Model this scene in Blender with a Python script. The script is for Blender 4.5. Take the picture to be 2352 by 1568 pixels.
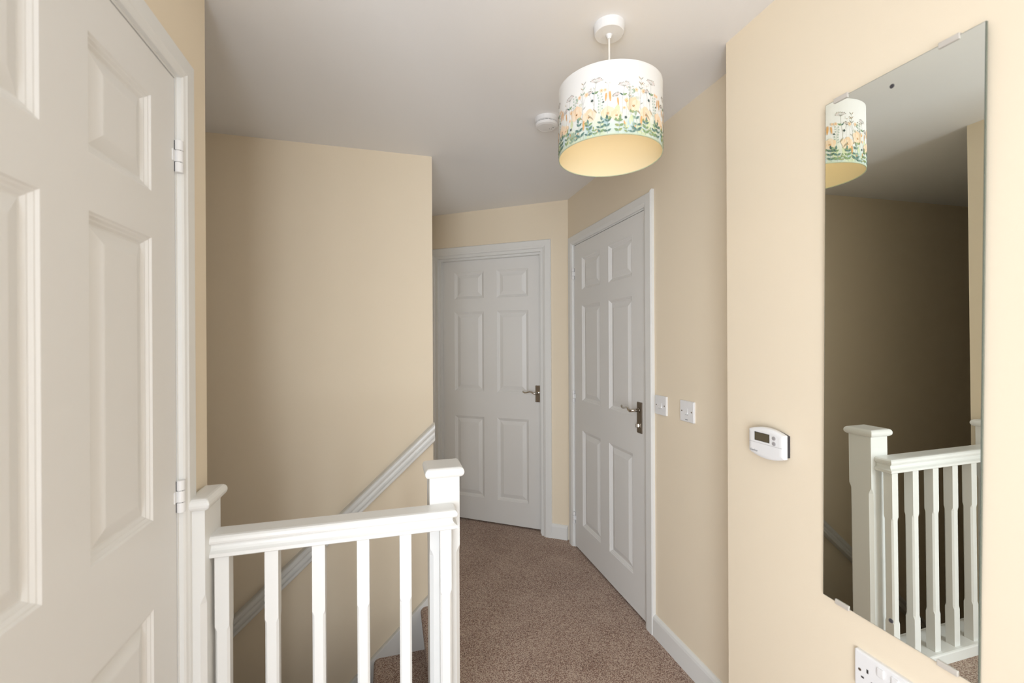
import bpy, bmesh, math, random
from mathutils import Vector, Matrix

for o in list(bpy.data.objects):
    bpy.data.objects.remove(o, do_unlink=True)
scene = bpy.context.scene
COL = scene.collection
random.seed(7)
PI = math.pi

# ------------------------------------------------------------------ camera, light, exposure
FPX, YAW, PITCH, ROLL, EYE = 1000.6, 0.2739, -0.0010, -0.0047, 1.3667
cd = bpy.data.cameras.new('camera')
cd.sensor_fit = 'HORIZONTAL'
cd.sensor_width = 36.0
cd.lens = 36.0 * FPX / 2352.0
cd.clip_start = 0.02
cd.dof.use_dof = True
cd.dof.focus_distance = 2.0
cd.dof.aperture_fstop = 3.2
cam = bpy.data.objects.new('camera', cd)
COL.objects.link(cam)
fw = Vector((math.sin(YAW) * math.cos(PITCH), math.cos(YAW) * math.cos(PITCH), math.sin(PITCH)))
rt = Vector((math.cos(YAW), -math.sin(YAW), 0))
up = rt.cross(fw)
r2 = rt * math.cos(ROLL) + up * math.sin(ROLL)
u2 = -rt * math.sin(ROLL) + up * math.cos(ROLL)
m = Matrix((r2, u2, -fw)).transposed().to_4x4()
m.translation = Vector((0, 0, EYE))
cam.matrix_world = m
scene.camera = cam

world = bpy.data.worlds.new('sky')
scene.world = world
world.use_nodes = True
bg = world.node_tree.nodes['Background']
bg.inputs[0].default_value = (0.80, 0.90, 1.0, 1)
bg.inputs[1].default_value = 1.0

WIN = (-1.48, 0.02, 0.10, 1.95)      # window behind the camera: x0, x1, z0, z1
YB = -1.30                          # back wall of the landing
ld = bpy.data.lights.new('window_daylight', 'AREA')
ld.shape = 'RECTANGLE'
ld.size = WIN[1] - WIN[0]
ld.size_y = WIN[3] - WIN[2]
ld.energy = 62
ld.color = (0.855, 0.918, 1.0)
lo = bpy.data.objects.new('window_daylight', ld)
COL.objects.link(lo)
lo.location = ((WIN[0] + WIN[1]) / 2, YB - 0.12, (WIN[2] + WIN[3]) / 2)
lo.rotation_euler = (math.radians(90), 0, 0)     # emits along +Y, into the landing

CLX, CLY = 0.12, -0.35              # cool fill light added near the ceiling, unseen behind the viewer
kd = bpy.data.lights.new('added_fill_glow', 'AREA')
kd.shape = 'DISK'
kd.size = 0.36
kd.energy = 1.5
kd.color = (0.80, 0.90, 1.0)
ko = bpy.data.objects.new('added_fill_glow', kd)
COL.objects.link(ko)
ko.location = (CLX, CLY, 2.335 - 0.066)

vs = scene.view_settings
vs.view_transform = 'Standard'
vs.look = 'None'
vs.gamma = 1.0
vs.use_curve_mapping = False
vs.exposure = 0.43

# ------------------------------------------------------------------ materials
def srgb(r, g, b):
    def f(c):
        c /= 255.0
        return c / 12.92 if c <= 0.04045 else ((c + 0.055) / 1.055) ** 2.4
    return (f(r), f(g), f(b), 1)

def mat(name, col, rough=0.5, metal=0.0, spec=0.5, bump=None, var=None, coat=0.0):
    """col: sRGB 0-255; bump=(scale,strength,detail); var=(scale,amount)"""
    M = bpy.data.materials.new(name)
    M.use_nodes = True
    nt = M.node_tree
    b = nt.nodes['Principled BSDF']
    c = srgb(*col)
    b.inputs['Base Color'].default_value = c
    b.inputs['Roughness'].default_value = rough
    b.inputs['Metallic'].default_value = metal
    b.inputs['Specular IOR Level'].default_value = spec
    if coat:
        b.inputs['Coat Weight'].default_value = coat
    tc = nt.nodes.new('ShaderNodeTexCoord')
    if bump:
        n = nt.nodes.new('ShaderNodeTexNoise')
        n.inputs['Scale'].default_value = bump[0]
        n.inputs['Detail'].default_value = bump[2] if len(bump) > 2 else 3
        nt.links.new(tc.outputs['Object'], n.inputs['Vector'])
        if len(bump) > 3:
            mp = nt.nodes.new('ShaderNodeMapping')
            mp.inputs['Scale'].default_value = bump[3]
            nt.links.new(tc.outputs['Object'], mp.inputs['Vector'])
            nt.links.new(mp.outputs[0], n.inputs['Vector'])
        bp = nt.nodes.new('ShaderNodeBump')
        bp.inputs['Strength'].default_value = bump[1]
        bp.inputs['Distance'].default_value = 0.002
        nt.links.new(n.outputs['Fac'], bp.inputs['Height'])
        nt.links.new(bp.outputs[0], b.inputs['Normal'])
    if var:
        n2 = nt.nodes.new('ShaderNodeTexNoise')
        n2.inputs['Scale'].default_value = var[0]
        n2.inputs['Detail'].default_value = 4
        nt.links.new(tc.outputs['Object'], n2.inputs['Vector'])
        mx = nt.nodes.new('ShaderNodeMix')
        mx.data_type = 'RGBA'
        a = var[1]
        mx.inputs[6].default_value = tuple(x * (1 - a) for x in c[:3]) + (1,)
        mx.inputs[7].default_value = tuple(min(1, x * (1 + a)) for x in c[:3]) + (1,)
        nt.links.new(n2.outputs['Fac'], mx.inputs[0])
        nt.links.new(mx.outputs[2], b.inputs['Base Color'])
    return M

M = {}
M['paint'] = mat('magnolia_wall_paint', (245, 230, 205), 0.72, 0, 0.25, (260, 0.10, 4), (2.2, 0.015))
M['ceil'] = mat('ceiling_white_paint', (250, 248, 246), 0.85, 0, 0.2, (200, 0.08, 4), (1.7, 0.012))
M['gloss'] = mat('white_satin_woodwork', (239, 238, 234), 0.30, 0, 0.5, (40, 0.05, 2))
M['door'] = mat('white_moulded_door', (239, 237, 233), 0.42, 0, 0.4, (22, 0.10, 6, (14, 14, 1.0)))
M['plastic'] = mat('white_plastic', (244, 243, 242), 0.28, 0, 0.5)
M['plastic2'] = mat('white_matte_plastic', (240, 238, 236), 0.45, 0, 0.4)
M['chrome'] = mat('polished_chrome', (205, 200, 192), 0.12, 1.0)
M['satin'] = mat('brushed_nickel', (150, 140, 128), 0.30, 1.0)
M['dark'] = mat('dark_gap', (40, 36, 32), 0.7)
M['black'] = mat('black_plastic', (62, 60, 64), 0.5)
M['grey'] = mat('grey_rubber_button', (168, 164, 164), 0.5)
M['lcd'] = mat('lcd_screen', (92, 84, 66), 0.18, 0, 0.5)
M['lcdframe'] = mat('lcd_bezel', (38, 34, 30), 0.3)
M['logo'] = mat('grey_print', (140, 138, 140), 0.6)
M['glassedge'] = mat('mirror_glass_edge', (120, 128, 118), 0.15, 0.3)
M['clip'] = mat('clear_plastic_clip', (205, 198, 188), 0.2, 0, 0.6)
M['silver'] = mat('mirror_silvering', (236, 240, 234), 0.0, 1.0)
M['cord'] = mat('white_flex', (240, 236, 228), 0.5)
M['tan_room'] = mat('plain_room_paint', (225, 210, 185), 0.8)

def carpet():
    X = bpy.data.materials.new('brown_twist_carpet')
    X.use_nodes = True
    nt = X.node_tree
    b = nt.nodes['Principled BSDF']
    b.inputs['Roughness'].default_value = 1.0
    b.inputs['Specular IOR Level'].default_value = 0.05
    b.inputs['Sheen Weight'].default_value = 0.25
    b.inputs['Sheen Roughness'].default_value = 0.6
    tc = nt.nodes.new('ShaderNodeTexCoord')
    v = nt.nodes.new('ShaderNodeTexVoronoi')
    v.inputs['Scale'].default_value = 330
    n = nt.nodes.new('ShaderNodeTexNoise')
    n.inputs['Scale'].default_value = 420
    n.inputs['Detail'].default_value = 4
    n.inputs['Roughness'].default_value = 0.7
    big = nt.nodes.new('ShaderNodeTexNoise')
    big.inputs['Scale'].default_value = 5.0
    big.inputs['Detail'].default_value = 5
    for q in (v, n, big):
        nt.links.new(tc.outputs['Object'], q.inputs['Vector'])
    hs = nt.nodes.new('ShaderNodeSeparateColor')
    nt.links.new(v.outputs['Color'], hs.inputs[0])
    add = nt.nodes.new('ShaderNodeMath'); add.operation = 'MULTIPLY_ADD'
    nt.links.new(hs.outputs[0], add.inputs[0]); add.inputs[1].default_value = 0.55
    nt.links.new(n.outputs['Fac'], add.inputs[2])
    ad2 = nt.nodes.new('ShaderNodeMath'); ad2.operation = 'MULTIPLY_ADD'
    nt.links.new(big.outputs['Fac'], ad2.inputs[0]); ad2.inputs[1].default_value = 0.30
    nt.links.new(add.outputs[0], ad2.inputs[2])
    ramp = nt.nodes.new('ShaderNodeValToRGB')
    e = ramp.color_ramp.elements
    e[0].position = 0.55; e[0].color = srgb(76, 51, 40)
    e[1].position = 1.30 / 1.3; e[1].color = srgb(220, 198, 178)
    k = e.new(0.76); k.color = srgb(156, 117, 98)
    k = e.new(0.90); k.color = srgb(174, 138, 118)
    nt.links.new(ad2.outputs[0], ramp.inputs[0])
    nt.links.new(ramp.outputs[0], b.inputs['Base Color'])
    bp = nt.nodes.new('ShaderNodeBump')
    bp.inputs['Strength'].default_value = 0.8
    bp.inputs['Distance'].default_value = 0.004
    nt.links.new(add.outputs[0], bp.inputs['Height'])
    nt.links.new(bp.outputs[0], b.inputs['Normal'])
    return X
M['carpet'] = carpet()

def glass():
    X = bpy.data.materials.new('window_glass')
    X.use_nodes = True
    nt = X.node_tree
    nt.nodes.remove(nt.nodes['Principled BSDF'])
    out = nt.nodes['Material Output']
    t = nt.nodes.new('ShaderNodeBsdfTransparent')
    g = nt.nodes.new('ShaderNodeBsdfGlossy'); g.inputs['Roughness'].default_value = 0.02
    f = nt.nodes.new('ShaderNodeMixShader'); f.inputs[0].default_value = 0.06
    nt.links.new(t.outputs[0], f.inputs[1]); nt.links.new(g.outputs[0], f.inputs[2])
    nt.links.new(f.outputs[0], out.inputs[0])
    return X
M['glass'] = glass()

def fabric(name, col, trans, wash=False):
    X = bpy.data.materials.new(name)
    X.use_nodes = True
    nt = X.node_tree
    nt.nodes.remove(nt.nodes['Principled BSDF'])
    out = nt.nodes['Material Output']
    d = nt.nodes.new('ShaderNodeBsdfDiffuse')
    t = nt.nodes.new('ShaderNodeBsdfTranslucent')
    mx = nt.nodes.new('ShaderNodeMixShader'); mx.inputs[0].default_value = trans
    nt.links.new(d.outputs[0], mx.inputs[1]); nt.links.new(t.outputs[0], mx.inputs[2])
    nt.links.new(mx.outputs[0], out.inputs[0])
    c = srgb(*col)
    d.inputs[0].default_value = c; t.inputs[0].default_value = c
    if wash:      # watercolour wash printed along the lower third of the cloth
        tc = nt.nodes.new('ShaderNodeTexCoord')
        sx = nt.nodes.new('ShaderNodeSeparateXYZ')
        nt.links.new(tc.outputs['Object'], sx.inputs[0])
        n = nt.nodes.new('ShaderNodeTexNoise'); n.inputs['Scale'].default_value = 26; n.inputs['Detail'].default_value = 3
        nt.links.new(tc.outputs['Object'], n.inputs['Vector'])
        mr = nt.nodes.new('ShaderNodeMapRange')
        mr.inputs['From Min'].default_value = 0.105; mr.inputs['From Max'].default_value = 0.0
        mr.inputs['To Min'].default_value = -0.25; mr.inputs['To Max'].default_value = 0.75
        nt.links.new(sx.outputs['Z'], mr.inputs['Value'])
        ad = nt.nodes.new('ShaderNodeMath'); ad.operation = 'MULTIPLY_ADD'; ad.use_clamp = True
        nt.links.new(n.outputs['Fac'], ad.inputs[0]); ad.inputs[1].default_value = 1.1
        sb = nt.nodes.new('ShaderNodeMath'); sb.operation = 'SUBTRACT'; sb.inputs[1].default_value = 0.55
        nt.links.new(mr.outputs[0], sb.inputs[0]); nt.links.new(sb.outputs[0], ad.inputs[2])
        n2 = nt.nodes.new('ShaderNodeTexNoise'); n2.inputs['Scale'].default_value = 14
        nt.links.new(tc.outputs['Object'], n2.inputs['Vector'])
        cr = nt.nodes.new('ShaderNodeValToRGB')
        cr.color_ramp.elements[0].position = 0.40; cr.color_ramp.elements[0].color = srgb(188, 214, 200)
        cr.color_ramp.elements[1].position = 0.62; cr.color_ramp.elements[1].color = srgb(216, 226, 178)
        nt.links.new(n2.outputs['Fac'], cr.inputs[0])
        mc = nt.nodes.new('ShaderNodeMix'); mc.data_type = 'RGBA'
        mc.inputs[6].default_value = c
        nt.links.new(ad.outputs[0], mc.inputs[0]); nt.links.new(cr.outputs[0], mc.inputs[7])
        nt.links.new(mc.outputs[2], d.inputs[0]); nt.links.new(mc.outputs[2], t.inputs[0])
    return X
M['shade'] = fabric('white_printed_shade_cloth', (250, 248, 244), 0.10, True)
M['lining'] = fabric('cream_shade_lining', (246, 232, 198), 0.10)

# ------------------------------------------------------------------ helpers
def tag(o, label=None, cat=None, group=None, kind=None):
    if label: o['label'] = label
    if cat: o['category'] = cat
    if group: o['group'] = group
    if kind: o['kind'] = kind
    return o

def thing(name, loc=(0, 0, 0), rz=0.0, label=None, cat=None, group=None, kind=None):
    o = bpy.data.objects.new(name, None)
    o.empty_display_size = 0.05
    COL.objects.link(o)
    o.location = loc
    o.rotation_euler = (0, 0, rz)
    return tag(o, label, cat, group, kind)

def obj(name, bm, material, parent=None, smooth=False, label=None, bevel=0.0, keep=False):
    bmesh.ops.recalc_face_normals(bm, faces=bm.faces)
    me = bpy.data.meshes.new(name)
    bm.to_mesh(me)
    if not keep:
        bm.free()
    mats = material if isinstance(material, (list, tuple)) else [material]
    for mm in mats:
        me.materials.append(M[mm] if isinstance(mm, str) else mm)
    if smooth:
        for p in me.polygons:
            p.use_smooth = True
    o = bpy.data.objects.new(name, me)
    COL.objects.link(o)
    if parent:
        o.parent = parent
    if bevel:
        md = o.modifiers.new('edge', 'BEVEL')
        md.width = bevel
        md.segments = 2
        md.limit_method = 'ANGLE'
        md.angle_limit = math.radians(50)
    if smooth:
        try:
            md = o.modifiers.new('wn', 'WEIGHTED_NORMAL')
        except Exception:
            pass
    if label:
        o['label'] = label
    return o

def box(bm, x0, x1, y0, y1, z0, z1):
    v = [bm.verts.new((x, y, z)) for z in (z0, z1) for y in (y0, y1) for x in (x0, x1)]
    for f in ((0, 2, 3, 1), (4, 5, 7, 6), (0, 1, 5, 4), (2, 6, 7, 3), (0, 4, 6, 2), (1, 3, 7, 5)):
        bm.faces.new([v[i] for i in f])

def B(*boxes):
    bm = bmesh.new()
    for b in boxes:
        box(bm, *b)
    return bm

def loft(bm, rings, cap=True, closed=True):
    """rings: list of lists of points with the same count"""
    R = [[bm.verts.new(p) for p in r] for r in rings]
    n = len(R[0])
    for a, b in zip(R, R[1:]):
        for i in range(n if closed else n - 1):
            j = (i + 1) % n
            bm.faces.new((a[i], a[j], b[j], b[i]))
    if cap:
        bm.faces.new(R[0][::-1])
        bm.faces.new(R[-1])
    return R

def lathe(bm, prof, seg=32, c=(0, 0, 0), cap=True):
    rings = []
    for r, z in prof:
        rings.append([(c[0] + r * math.cos(2 * PI * i / seg), c[1] + r * math.sin(2 * PI * i / seg), c[2] + z) for i in range(seg)])
    loft(bm, rings, cap)

def tube(bm, pts, rad, seg=10):
    pts = [Vector(p) for p in pts]
    if not isinstance(rad, (list, tuple)):
        rad = [rad] * len(pts)
    rings = []
    prev = None
    for i, p in enumerate(pts):
        t = (pts[min(i + 1, len(pts) - 1)] - pts[max(i - 1, 0)]).normalized()
        if prev is None:
            a = Vector((0, 0, 1)) if abs(t.z) < 0.9 else Vector((1, 0, 0))
            prev = (a - t * a.dot(t)).normalized()
        else:
            prev = (prev - t * prev.dot(t)).normalized()
        b = t.cross(prev)
        rings.append([p + (prev * math.cos(2 * PI * k / seg) + b * math.sin(2 * PI * k / seg)) * rad[i] for k in range(seg)])
    loft(bm, rings)

def extrude_poly(bm, poly, f0, f1):
    """poly: 2D points; f0,f1 map a 2D point to 3D at both ends"""
    loft(bm, [[f0(p) for p in poly], [f1(p) for p in poly]])

def disc_y(bm, x, z, r, y0, y1, seg=20, r1=None):
    r1 = r if r1 is None else r1
    loft(bm, [[(x + r * math.cos(2 * PI * i / seg), y0, z + r * math.sin(2 * PI * i / seg)) for i in range(seg)],
              [(x + r1 * math.cos(2 * PI * i / seg), y1, z + r1 * math.sin(2 * PI * i / seg)) for i in range(seg)]])

def rounded(x0, x1, z0, z1, r, n=5):
    out = []
    for cx, cz, a0 in ((x1 - r, z1 - r, 0), (x0 + r, z1 - r, 90), (x0 + r, z0 + r, 180), (x1 - r, z0 + r, 270)):
        for k in range(n + 1):
            a = math.radians(a0 + 90 * k / n)
            out.append((cx + r * math.cos(a), cz + r * math.sin(a)))
    return out

# ------------------------------------------------------------------ dimensions of the landing
H = 2.335
XL = -0.490            # left wall
YC = 1.395             # end of the left wall
XM = 1.062             # wall with the mirror
YM = 1.180             # its outside corner
XR = 1.182             # recessed wall with the light switches
YF = 2.775             # corner of recessed and far wall
PHI = 0.9367
YS = 2.312             # stair wall
XS = 0.218             # its outside corner
ZB = -2.64             # hall below
XE = -3.3              # far end of the stairwell
NOSE = 0.147           # landing nosing
dF = Vector((-math.sin(PHI), math.cos(PHI), 0))      # along the far wall, away from its right corner
nF = Vector((math.cos(PHI), math.sin(PHI), 0))       # into the far wall
def far(s, o, z):
    p = Vector((XR, YF, 0)) + dF * s + nF * o
    return (p.x, p.y, z)
SEND = (XR - XS) / math.sin(PHI)

ROT_R = -PI / 2        # things on walls that face -X
ROT_L = PI / 2         # things on walls that face +X
ROT_F = math.atan2(-math.cos(PHI), math.sin(PHI))    # things on the far wall

# ------------------------------------------------------------------ the shell
T = 0.10
# left wall, with door opening
DL0, DL1, DZ = 0.4895, 1.213, 1.993
YW = 0.400             # the landing widens to the left behind the viewer from here
XW = -1.60
g = 0.006
bm = B((XL - T, XL, YW, DL0 - 0.03, 0, H), (XL - T, XL, DL1 + 0.03, YC, ZB, H), (XL - T, XL, DL0 - 0.03, DL1 + 0.03, DZ + 0.03, H))
tag(obj('wall_left', bm, 'paint'), 'cream painted wall around the near white door on the left', 'wall', kind='structure')
bm = B((XW, XL - T, YW, YW + T, 0, H), (XW - T, XW, YB - T, YW + T, 0, H))
tag(obj('wall_left_back', bm, 'ceil'), 'white walls of the wider landing behind the viewer', 'wall', kind='structure')
# right wall (mirror) as a solid pier that projects into the landing
bm = B((XM, XR + T + 0.1, YB - T, YM, 0, H))
tag(obj('wall_right', bm, 'paint'), 'brightly lit cream wall carrying the frameless mirror', 'wall', kind='structure')
# recessed wall, with bathroom door opening
CY0, CY1 = 1.841, 2.671
bm = B((XR, XR + T, YM, CY0 - 0.03, 0, H), (XR, XR + T, CY1 + 0.03, YF + 0.3, 0, H), (XR, XR + T, CY0 - 0.03, CY1 + 0.03, DZ + 0.03, H))
tag(obj('wall_right_recess', bm, 'paint'), 'cream recessed wall with two light switches beside the right door', 'wall', kind='structure')
# far wall
FS0, FS1 = 0.201, 1.021
def farbox(bm, s0, s1, o0, o1, z0, z1):
    v = [bm.verts.new(far(s, o, z)) for z in (z0, z1) for o in (o0, o1) for s in (s0, s1)]
    for f in ((0, 2, 3, 1), (4, 5, 7, 6), (0, 1, 5, 4), (2, 6, 7, 3), (0, 4, 6, 2), (1, 3, 7, 5)):
        bm.faces.new([v[i] for i in f])
bm = bmesh.new()
farbox(bm, -0.10, FS0 - 0.03, 0, T, 0, H)
farbox(bm, FS1 + 0.03, SEND + 0.25, 0, T, 0, H)
farbox(bm, FS0 - 0.03, FS1 + 0.03, 0, T, DZ + 0.03, H)
tag(obj('wall_far', bm, 'paint'), 'angled cream wall at the end of the landing around the far door', 'wall', kind='structure')
# stair wall (plane y=YS) and the return behind its outside corner
bm = B((XE, XS, YS, YS + T, ZB, H), (XS - T, XS, YS + T, YF + 0.85, 0, H))
tag(obj('wall_stair', bm, 'paint'), 'large tan cream wall above the sloping stair handrail', 'wall', kind='structure')
# near side of the stairwell
bm = B((XE, XL - T, YC - T, YC, ZB, H), (XL, NOSE - 0.03, YC - T, YC, ZB, -0.22), (XE - T, XE, YC - T, YS + T, ZB, H),
       (NOSE + 0.35, NOSE + 0.45, YC - T, YS + T, ZB, -0.22))
tag(obj('wall_stairwell', bm, 'paint'), 'shadowed cream walls enclosing the stairwell, seen dimly in the mirror', 'wall', kind='structure')
# back wall, with the window
bm = B((XW - T, WIN[0], YB - T, YB, 0, H), (WIN[1], XM + 0.05, YB - T, YB, 0, H), (WIN[0], WIN[1], YB - T, YB, 0, WIN[2]), (WIN[0], WIN[1], YB - T, YB, WIN[3], H))
tag(obj('wall_back', bm, 'ceil'), 'white wall behind the viewer with the landing window', 'wall', kind='structure')
# ceiling
bm = B((XE - T, XR + T + 0.1, YB - T, 4.0, H, H + 0.08))
tag(obj('ceiling', bm, 'ceil'), 'plain white painted ceiling of the landing', 'ceiling', kind='structure')
# floor: landing in front of the banister and the passage past it, with a rounded carpeted nosing
bm = bmesh.new()
box(bm, XW - T, XL - 0.12, YB - T, YW + T, -0.22, 0.0)
box(bm, XL - 0.12, NOSE + 0.06, YB - T, YC - 0.005, -0.22, 0.0)
box(bm, NOSE + 0.06, XR + T + 0.1, YB - T, 4.0, -0.22, 0.0)
R_ = 0.026
poly = [(NOSE + 0.06, 0.0)] + [(NOSE + R_ - R_ * math.sin(a), -R_ + R_ * math.cos(a)) for a in [PI / 2 * k / 6 for k in range(7)]] + \
       [(NOSE + 0.002, -0.05), (NOSE + 0.014, -0.07), (NOSE + 0.022, -0.215), (NOSE + 0.06, -0.22)]
extrude_poly(bm, poly, lambda p: (p[0], YC - 0.005, p[1]), lambda p: (p[0], YS, p[1]))
tag(obj('floor', bm, 'carpet'), 'speckled brown carpet covering the landing floor', 'floor', kind='structure')
bm = B((XE - T, NOSE + 0.45, YC - T, YS + T, ZB - 0.08, ZB))
tag(obj('floor_hall', bm, 'carpet'), 'brown carpet at the foot of the stairs', 'floor', kind='structure')
# closed rooms behind the three doors
def room(name, bm, label):
    tag(obj(name, bm, 'tan_room'), label, 'wall', kind='structure')
bm = B((XL - 0.9, XL - 0.8, YW + T, YC - T, 0, H), (XL - 0.8, XL - T, YC - T - 0.04, YC - T, 0, H), (XL - 0.9, XL - 0.12, YW + T, YC - T, -0.1, 0))
room('wall_room_left', bm, 'unlit room behind the near white door')
bm = B((XR + 0.8, XR + 0.9, 1.6, 3.0, 0, H), (XR + T, XR + 0.8, 1.6, 1.7, 0, H), (XR + T, XR + 0.8, 2.9, 3.0, 0, H), (XR + T + 0.1, XR + 0.9, 1.6, 3.0, -0.1, 0), (XR + T + 0.1, XR + 0.9, 1.6, 3.0, H, H + 0.08))
room('wall_room_right', bm, 'unlit room behind the right door with the lock plate')
bm = bmesh.new()
farbox(bm, 0.0, SEND + 0.25, 0.7, 0.8, 0, H); farbox(bm, -0.1, 0.0, T, 0.8, 0, H); farbox(bm, SEND + 0.15, SEND + 0.25, T, 0.8, 0, H)
farbox(bm, 0.0, SEND + 0.25, T, 0.8, H, H + 0.08); farbox(bm, 0.0, SEND + 0.25, T, 0.8, -0.1, -0.002)
room('wall_room_far', bm, 'unlit room behind the far door')

# window behind the viewer
w = thing('window_1', ((WIN[0] + WIN[1]) / 2, YB, WIN[2]), 0, 'white framed landing window behind the viewer', 'window', kind='structure')
hw = (WIN[1] - WIN[0]) / 2; hh = WIN[3] - WIN[2]
bm = B((-hw, -hw + 0.05, -0.08, -0.02, 0, hh), (hw - 0.05, hw, -0.08, -0.02, 0, hh), (-hw + 0.05, hw - 0.05, -0.08, -0.02, 0, 0.05), (-hw + 0.05, hw - 0.05, -0.08, -0.02, hh - 0.05, hh), (-0.025, 0.025, -0.08, -0.02, 0.05, hh - 0.05))
obj('window_frame', bm, 'gloss', w)
for s in (-1, 1):
    obj('pane', B((min(s * 0.025, s * (hw - 0.05)), max(s * 0.025, s * (hw - 0.05)), -0.055, -0.047, 0.05, hh - 0.05)), 'glass', w)
obj('window_sill', B((-hw - 0.04, hw + 0.04, 0.0, 0.10, -0.03, -0.001)), 'gloss', w, bevel=0.006)

# ------------------------------------------------------------------ doors
def panel_mesh(x0, x1, z0, z1):
    bm = bmesh.new()
    rings = []
    for ins, y in ((0, 0.0), (0.0035, 0.0035), (0.006, 0.0040), (0.0105, 0.0080), (0.013, 0.0085), (0.018, 0.0125), (0.021, 0.0130), (0.047, 0.0045), (0.050, 0.0040)):
        rings.append([(x0 + ins, y, z0 + ins), (x1 - ins, y, z0 + ins), (x1 - ins, y, z1 - ins), (x0 + ins, y, z1 - ins)])
    R = [[bm.verts.new(p) for p in r] for r in rings]
    for a, b in zip(R, R[1:]):
        for i in range(4):
            j = (i + 1) % 4
            bm.faces.new((a[i], a[j], b[j], b[i]))
    bm.faces.new(R[-1])
    return bm

ZC = [0, 0.173, 0.783, 0.973, 1.580, 1.680, 1.885, 1.981]
def door(name, loc, rz, W, stile, muntin, hinge, label, kind_handle, hz=(0.183, 0.988, 1.798)):
    root = thing(name, loc, rz, label, 'door', kind='structure')
    pw = (W - 2 * stile - muntin) / 2
    xc = [0, stile, stile + pw, stile + pw + muntin, W - stile, W]
    bm = bmesh.new()
    V = {}
    for i, x in enumerate(xc):
        for k, z in enumerate(ZC):
            V[i, k] = bm.verts.new((x, 0, z))
    panels = []
    for i in range(5):
        for k in range(7):
            if i in (1, 3) and k in (1, 3, 5):
                panels.append((xc[i], xc[i + 1], ZC[k], ZC[k + 1]))
                continue
            bm.faces.new((V[i, k], V[i + 1, k], V[i + 1, k + 1], V[i, k + 1]))
    TH = 0.036
    bk = {}
    for i in (0, 5):
        for k in (0, 7):
            bk[i, k] = bm.verts.new((xc[i], TH, ZC[k]))
    bm.faces.new((bk[0, 0], bk[0, 7], bk[5, 7], bk[5, 0]))
    bm.faces.new([V[0, k] for k in range(8)] + [bk[0, 7], bk[0, 0]])
    bm.faces.new([V[5, k] for k in range(8)] + [bk[5, 7], bk[5, 0]])
    bm.faces.new([V[i, 0] for i in range(6)] + [bk[5, 0], bk[0, 0]])
    bm.faces.new([V[i, 7] for i in range(6)] + [bk[5, 7], bk[0, 7]])
    leaf = obj('leaf', bm, 'door', root)
    for p in panels:
        obj('panel', panel_mesh(*p), 'door', leaf)
    hx = -0.004 if hinge == 'L' else W + 0.004
    if hz:
        for z in hz:
            bm = bmesh.new()
            for z0, z1 in ((-0.038, -0.0145), (-0.0135, 0.0135), (0.0145, 0.038)):
                lathe(bm, [(0.0080, z0), (0.0086, z0 + 0.001), (0.0086, z1 - 0.001), (0.0080, z1)], 16, (hx, -0.0080, z))
            s = 1 if hinge == 'L' else -1
            box(bm, min(hx, hx + s * 0.016), max(hx, hx + s * 0.016), -0.0020, 0.0006, z - 0.0135, z + 0.0135)
            hg = obj('hinge', bm, 'plastic', root, smooth=False)
            obj('pin', B((hx - 0.0060, hx + 0.0060, -0.0140, 0.0, z - 0.0370, z + 0.0370)), 'black', hg)
    if kind_handle:
        px = (W - 0.036) if hinge == 'L' else 0.036
        s = -1 if hinge == 'L' else 1
        if kind_handle == 'latch':
            z0, z1, lz = 0.915, 1.034, 0.983
        else:
            px = W - 0.047
            z0, z1, lz = 0.900, 1.052, 1.013
        bm = bmesh.new()
        a = rounded(px - 0.0205, px + 0.0205, z0, z1, 0.002, 2)
        b = rounded(px - 0.0170, px + 0.0170, z0 + 0.0035, z1 - 0.0035, 0.002, 2)
        loft(bm, [[(p[0], 0.0, p[1]) for p in a], [(p[0], -0.005, p[1]) for p in a], [(p[0], -0.0075, p[1]) for p in b]])
        hd = obj('handle_plate', bm, 'satin', root, label='brushed metal backplate')
        bm = bmesh.new()
        disc_y(bm, px, lz, 0.0135, -0.0075, -0.013, 20, 0.0105)
        pts = [(px, -0.010, lz), (px, -0.030, lz), (px + s * 0.004, -0.042, lz), (px + s * 0.014, -0.048, lz - 0.002), (px + s * 0.024, -0.049, lz + 0.001),
               (px + s * 0.036, -0.048, lz + 0.008), (px + s * 0.050, -0.047, lz + 0.0095), (px + s * 0.064, -0.046, lz + 0.006), (px + s * 0.078, -0.045, lz + 0.0015),
               (px + s * 0.090, -0.044, lz + 0.001), (px + s * 0.099, -0.044, lz + 0.006), (px + s * 0.103, -0.044, lz + 0.013)]
        tube(bm, pts, [0.0085, 0.0080, 0.0085, 0.0085, 0.0075, 0.0060, 0.0052, 0.0050, 0.0050, 0.0055, 0.0055, 0.0040], 12)
        obj('lever', bm, 'chrome', hd, smooth=True, label='polished scroll lever')
        for dx in (-1, 1):
            for zz in ((z0 + 0.008, z1 - 0.008) if kind_handle == 'latch' else ()):
                bm = bmesh.new(); disc_y(bm, px + dx * 0.0125, zz, 0.0028, -0.007, -0.0085, 12)
                obj('screw', bm, 'chrome', hd)
        if kind_handle == 'lock':
            bm = bmesh.new(); disc_y(bm, px, z0 + 0.038, 0.010, -0.0070, -0.011, 20, 0.009)
            obj('lock_rose', bm, 'chrome', hd)
            bm = bmesh.new(); box(bm, px - 0.003, px + 0.003, -0.024, -0.010, z0 + 0.029, z0 + 0.047)
            obj('thumb_turn', bm, 'chrome', hd, bevel=0.0015)
    return root

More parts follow.
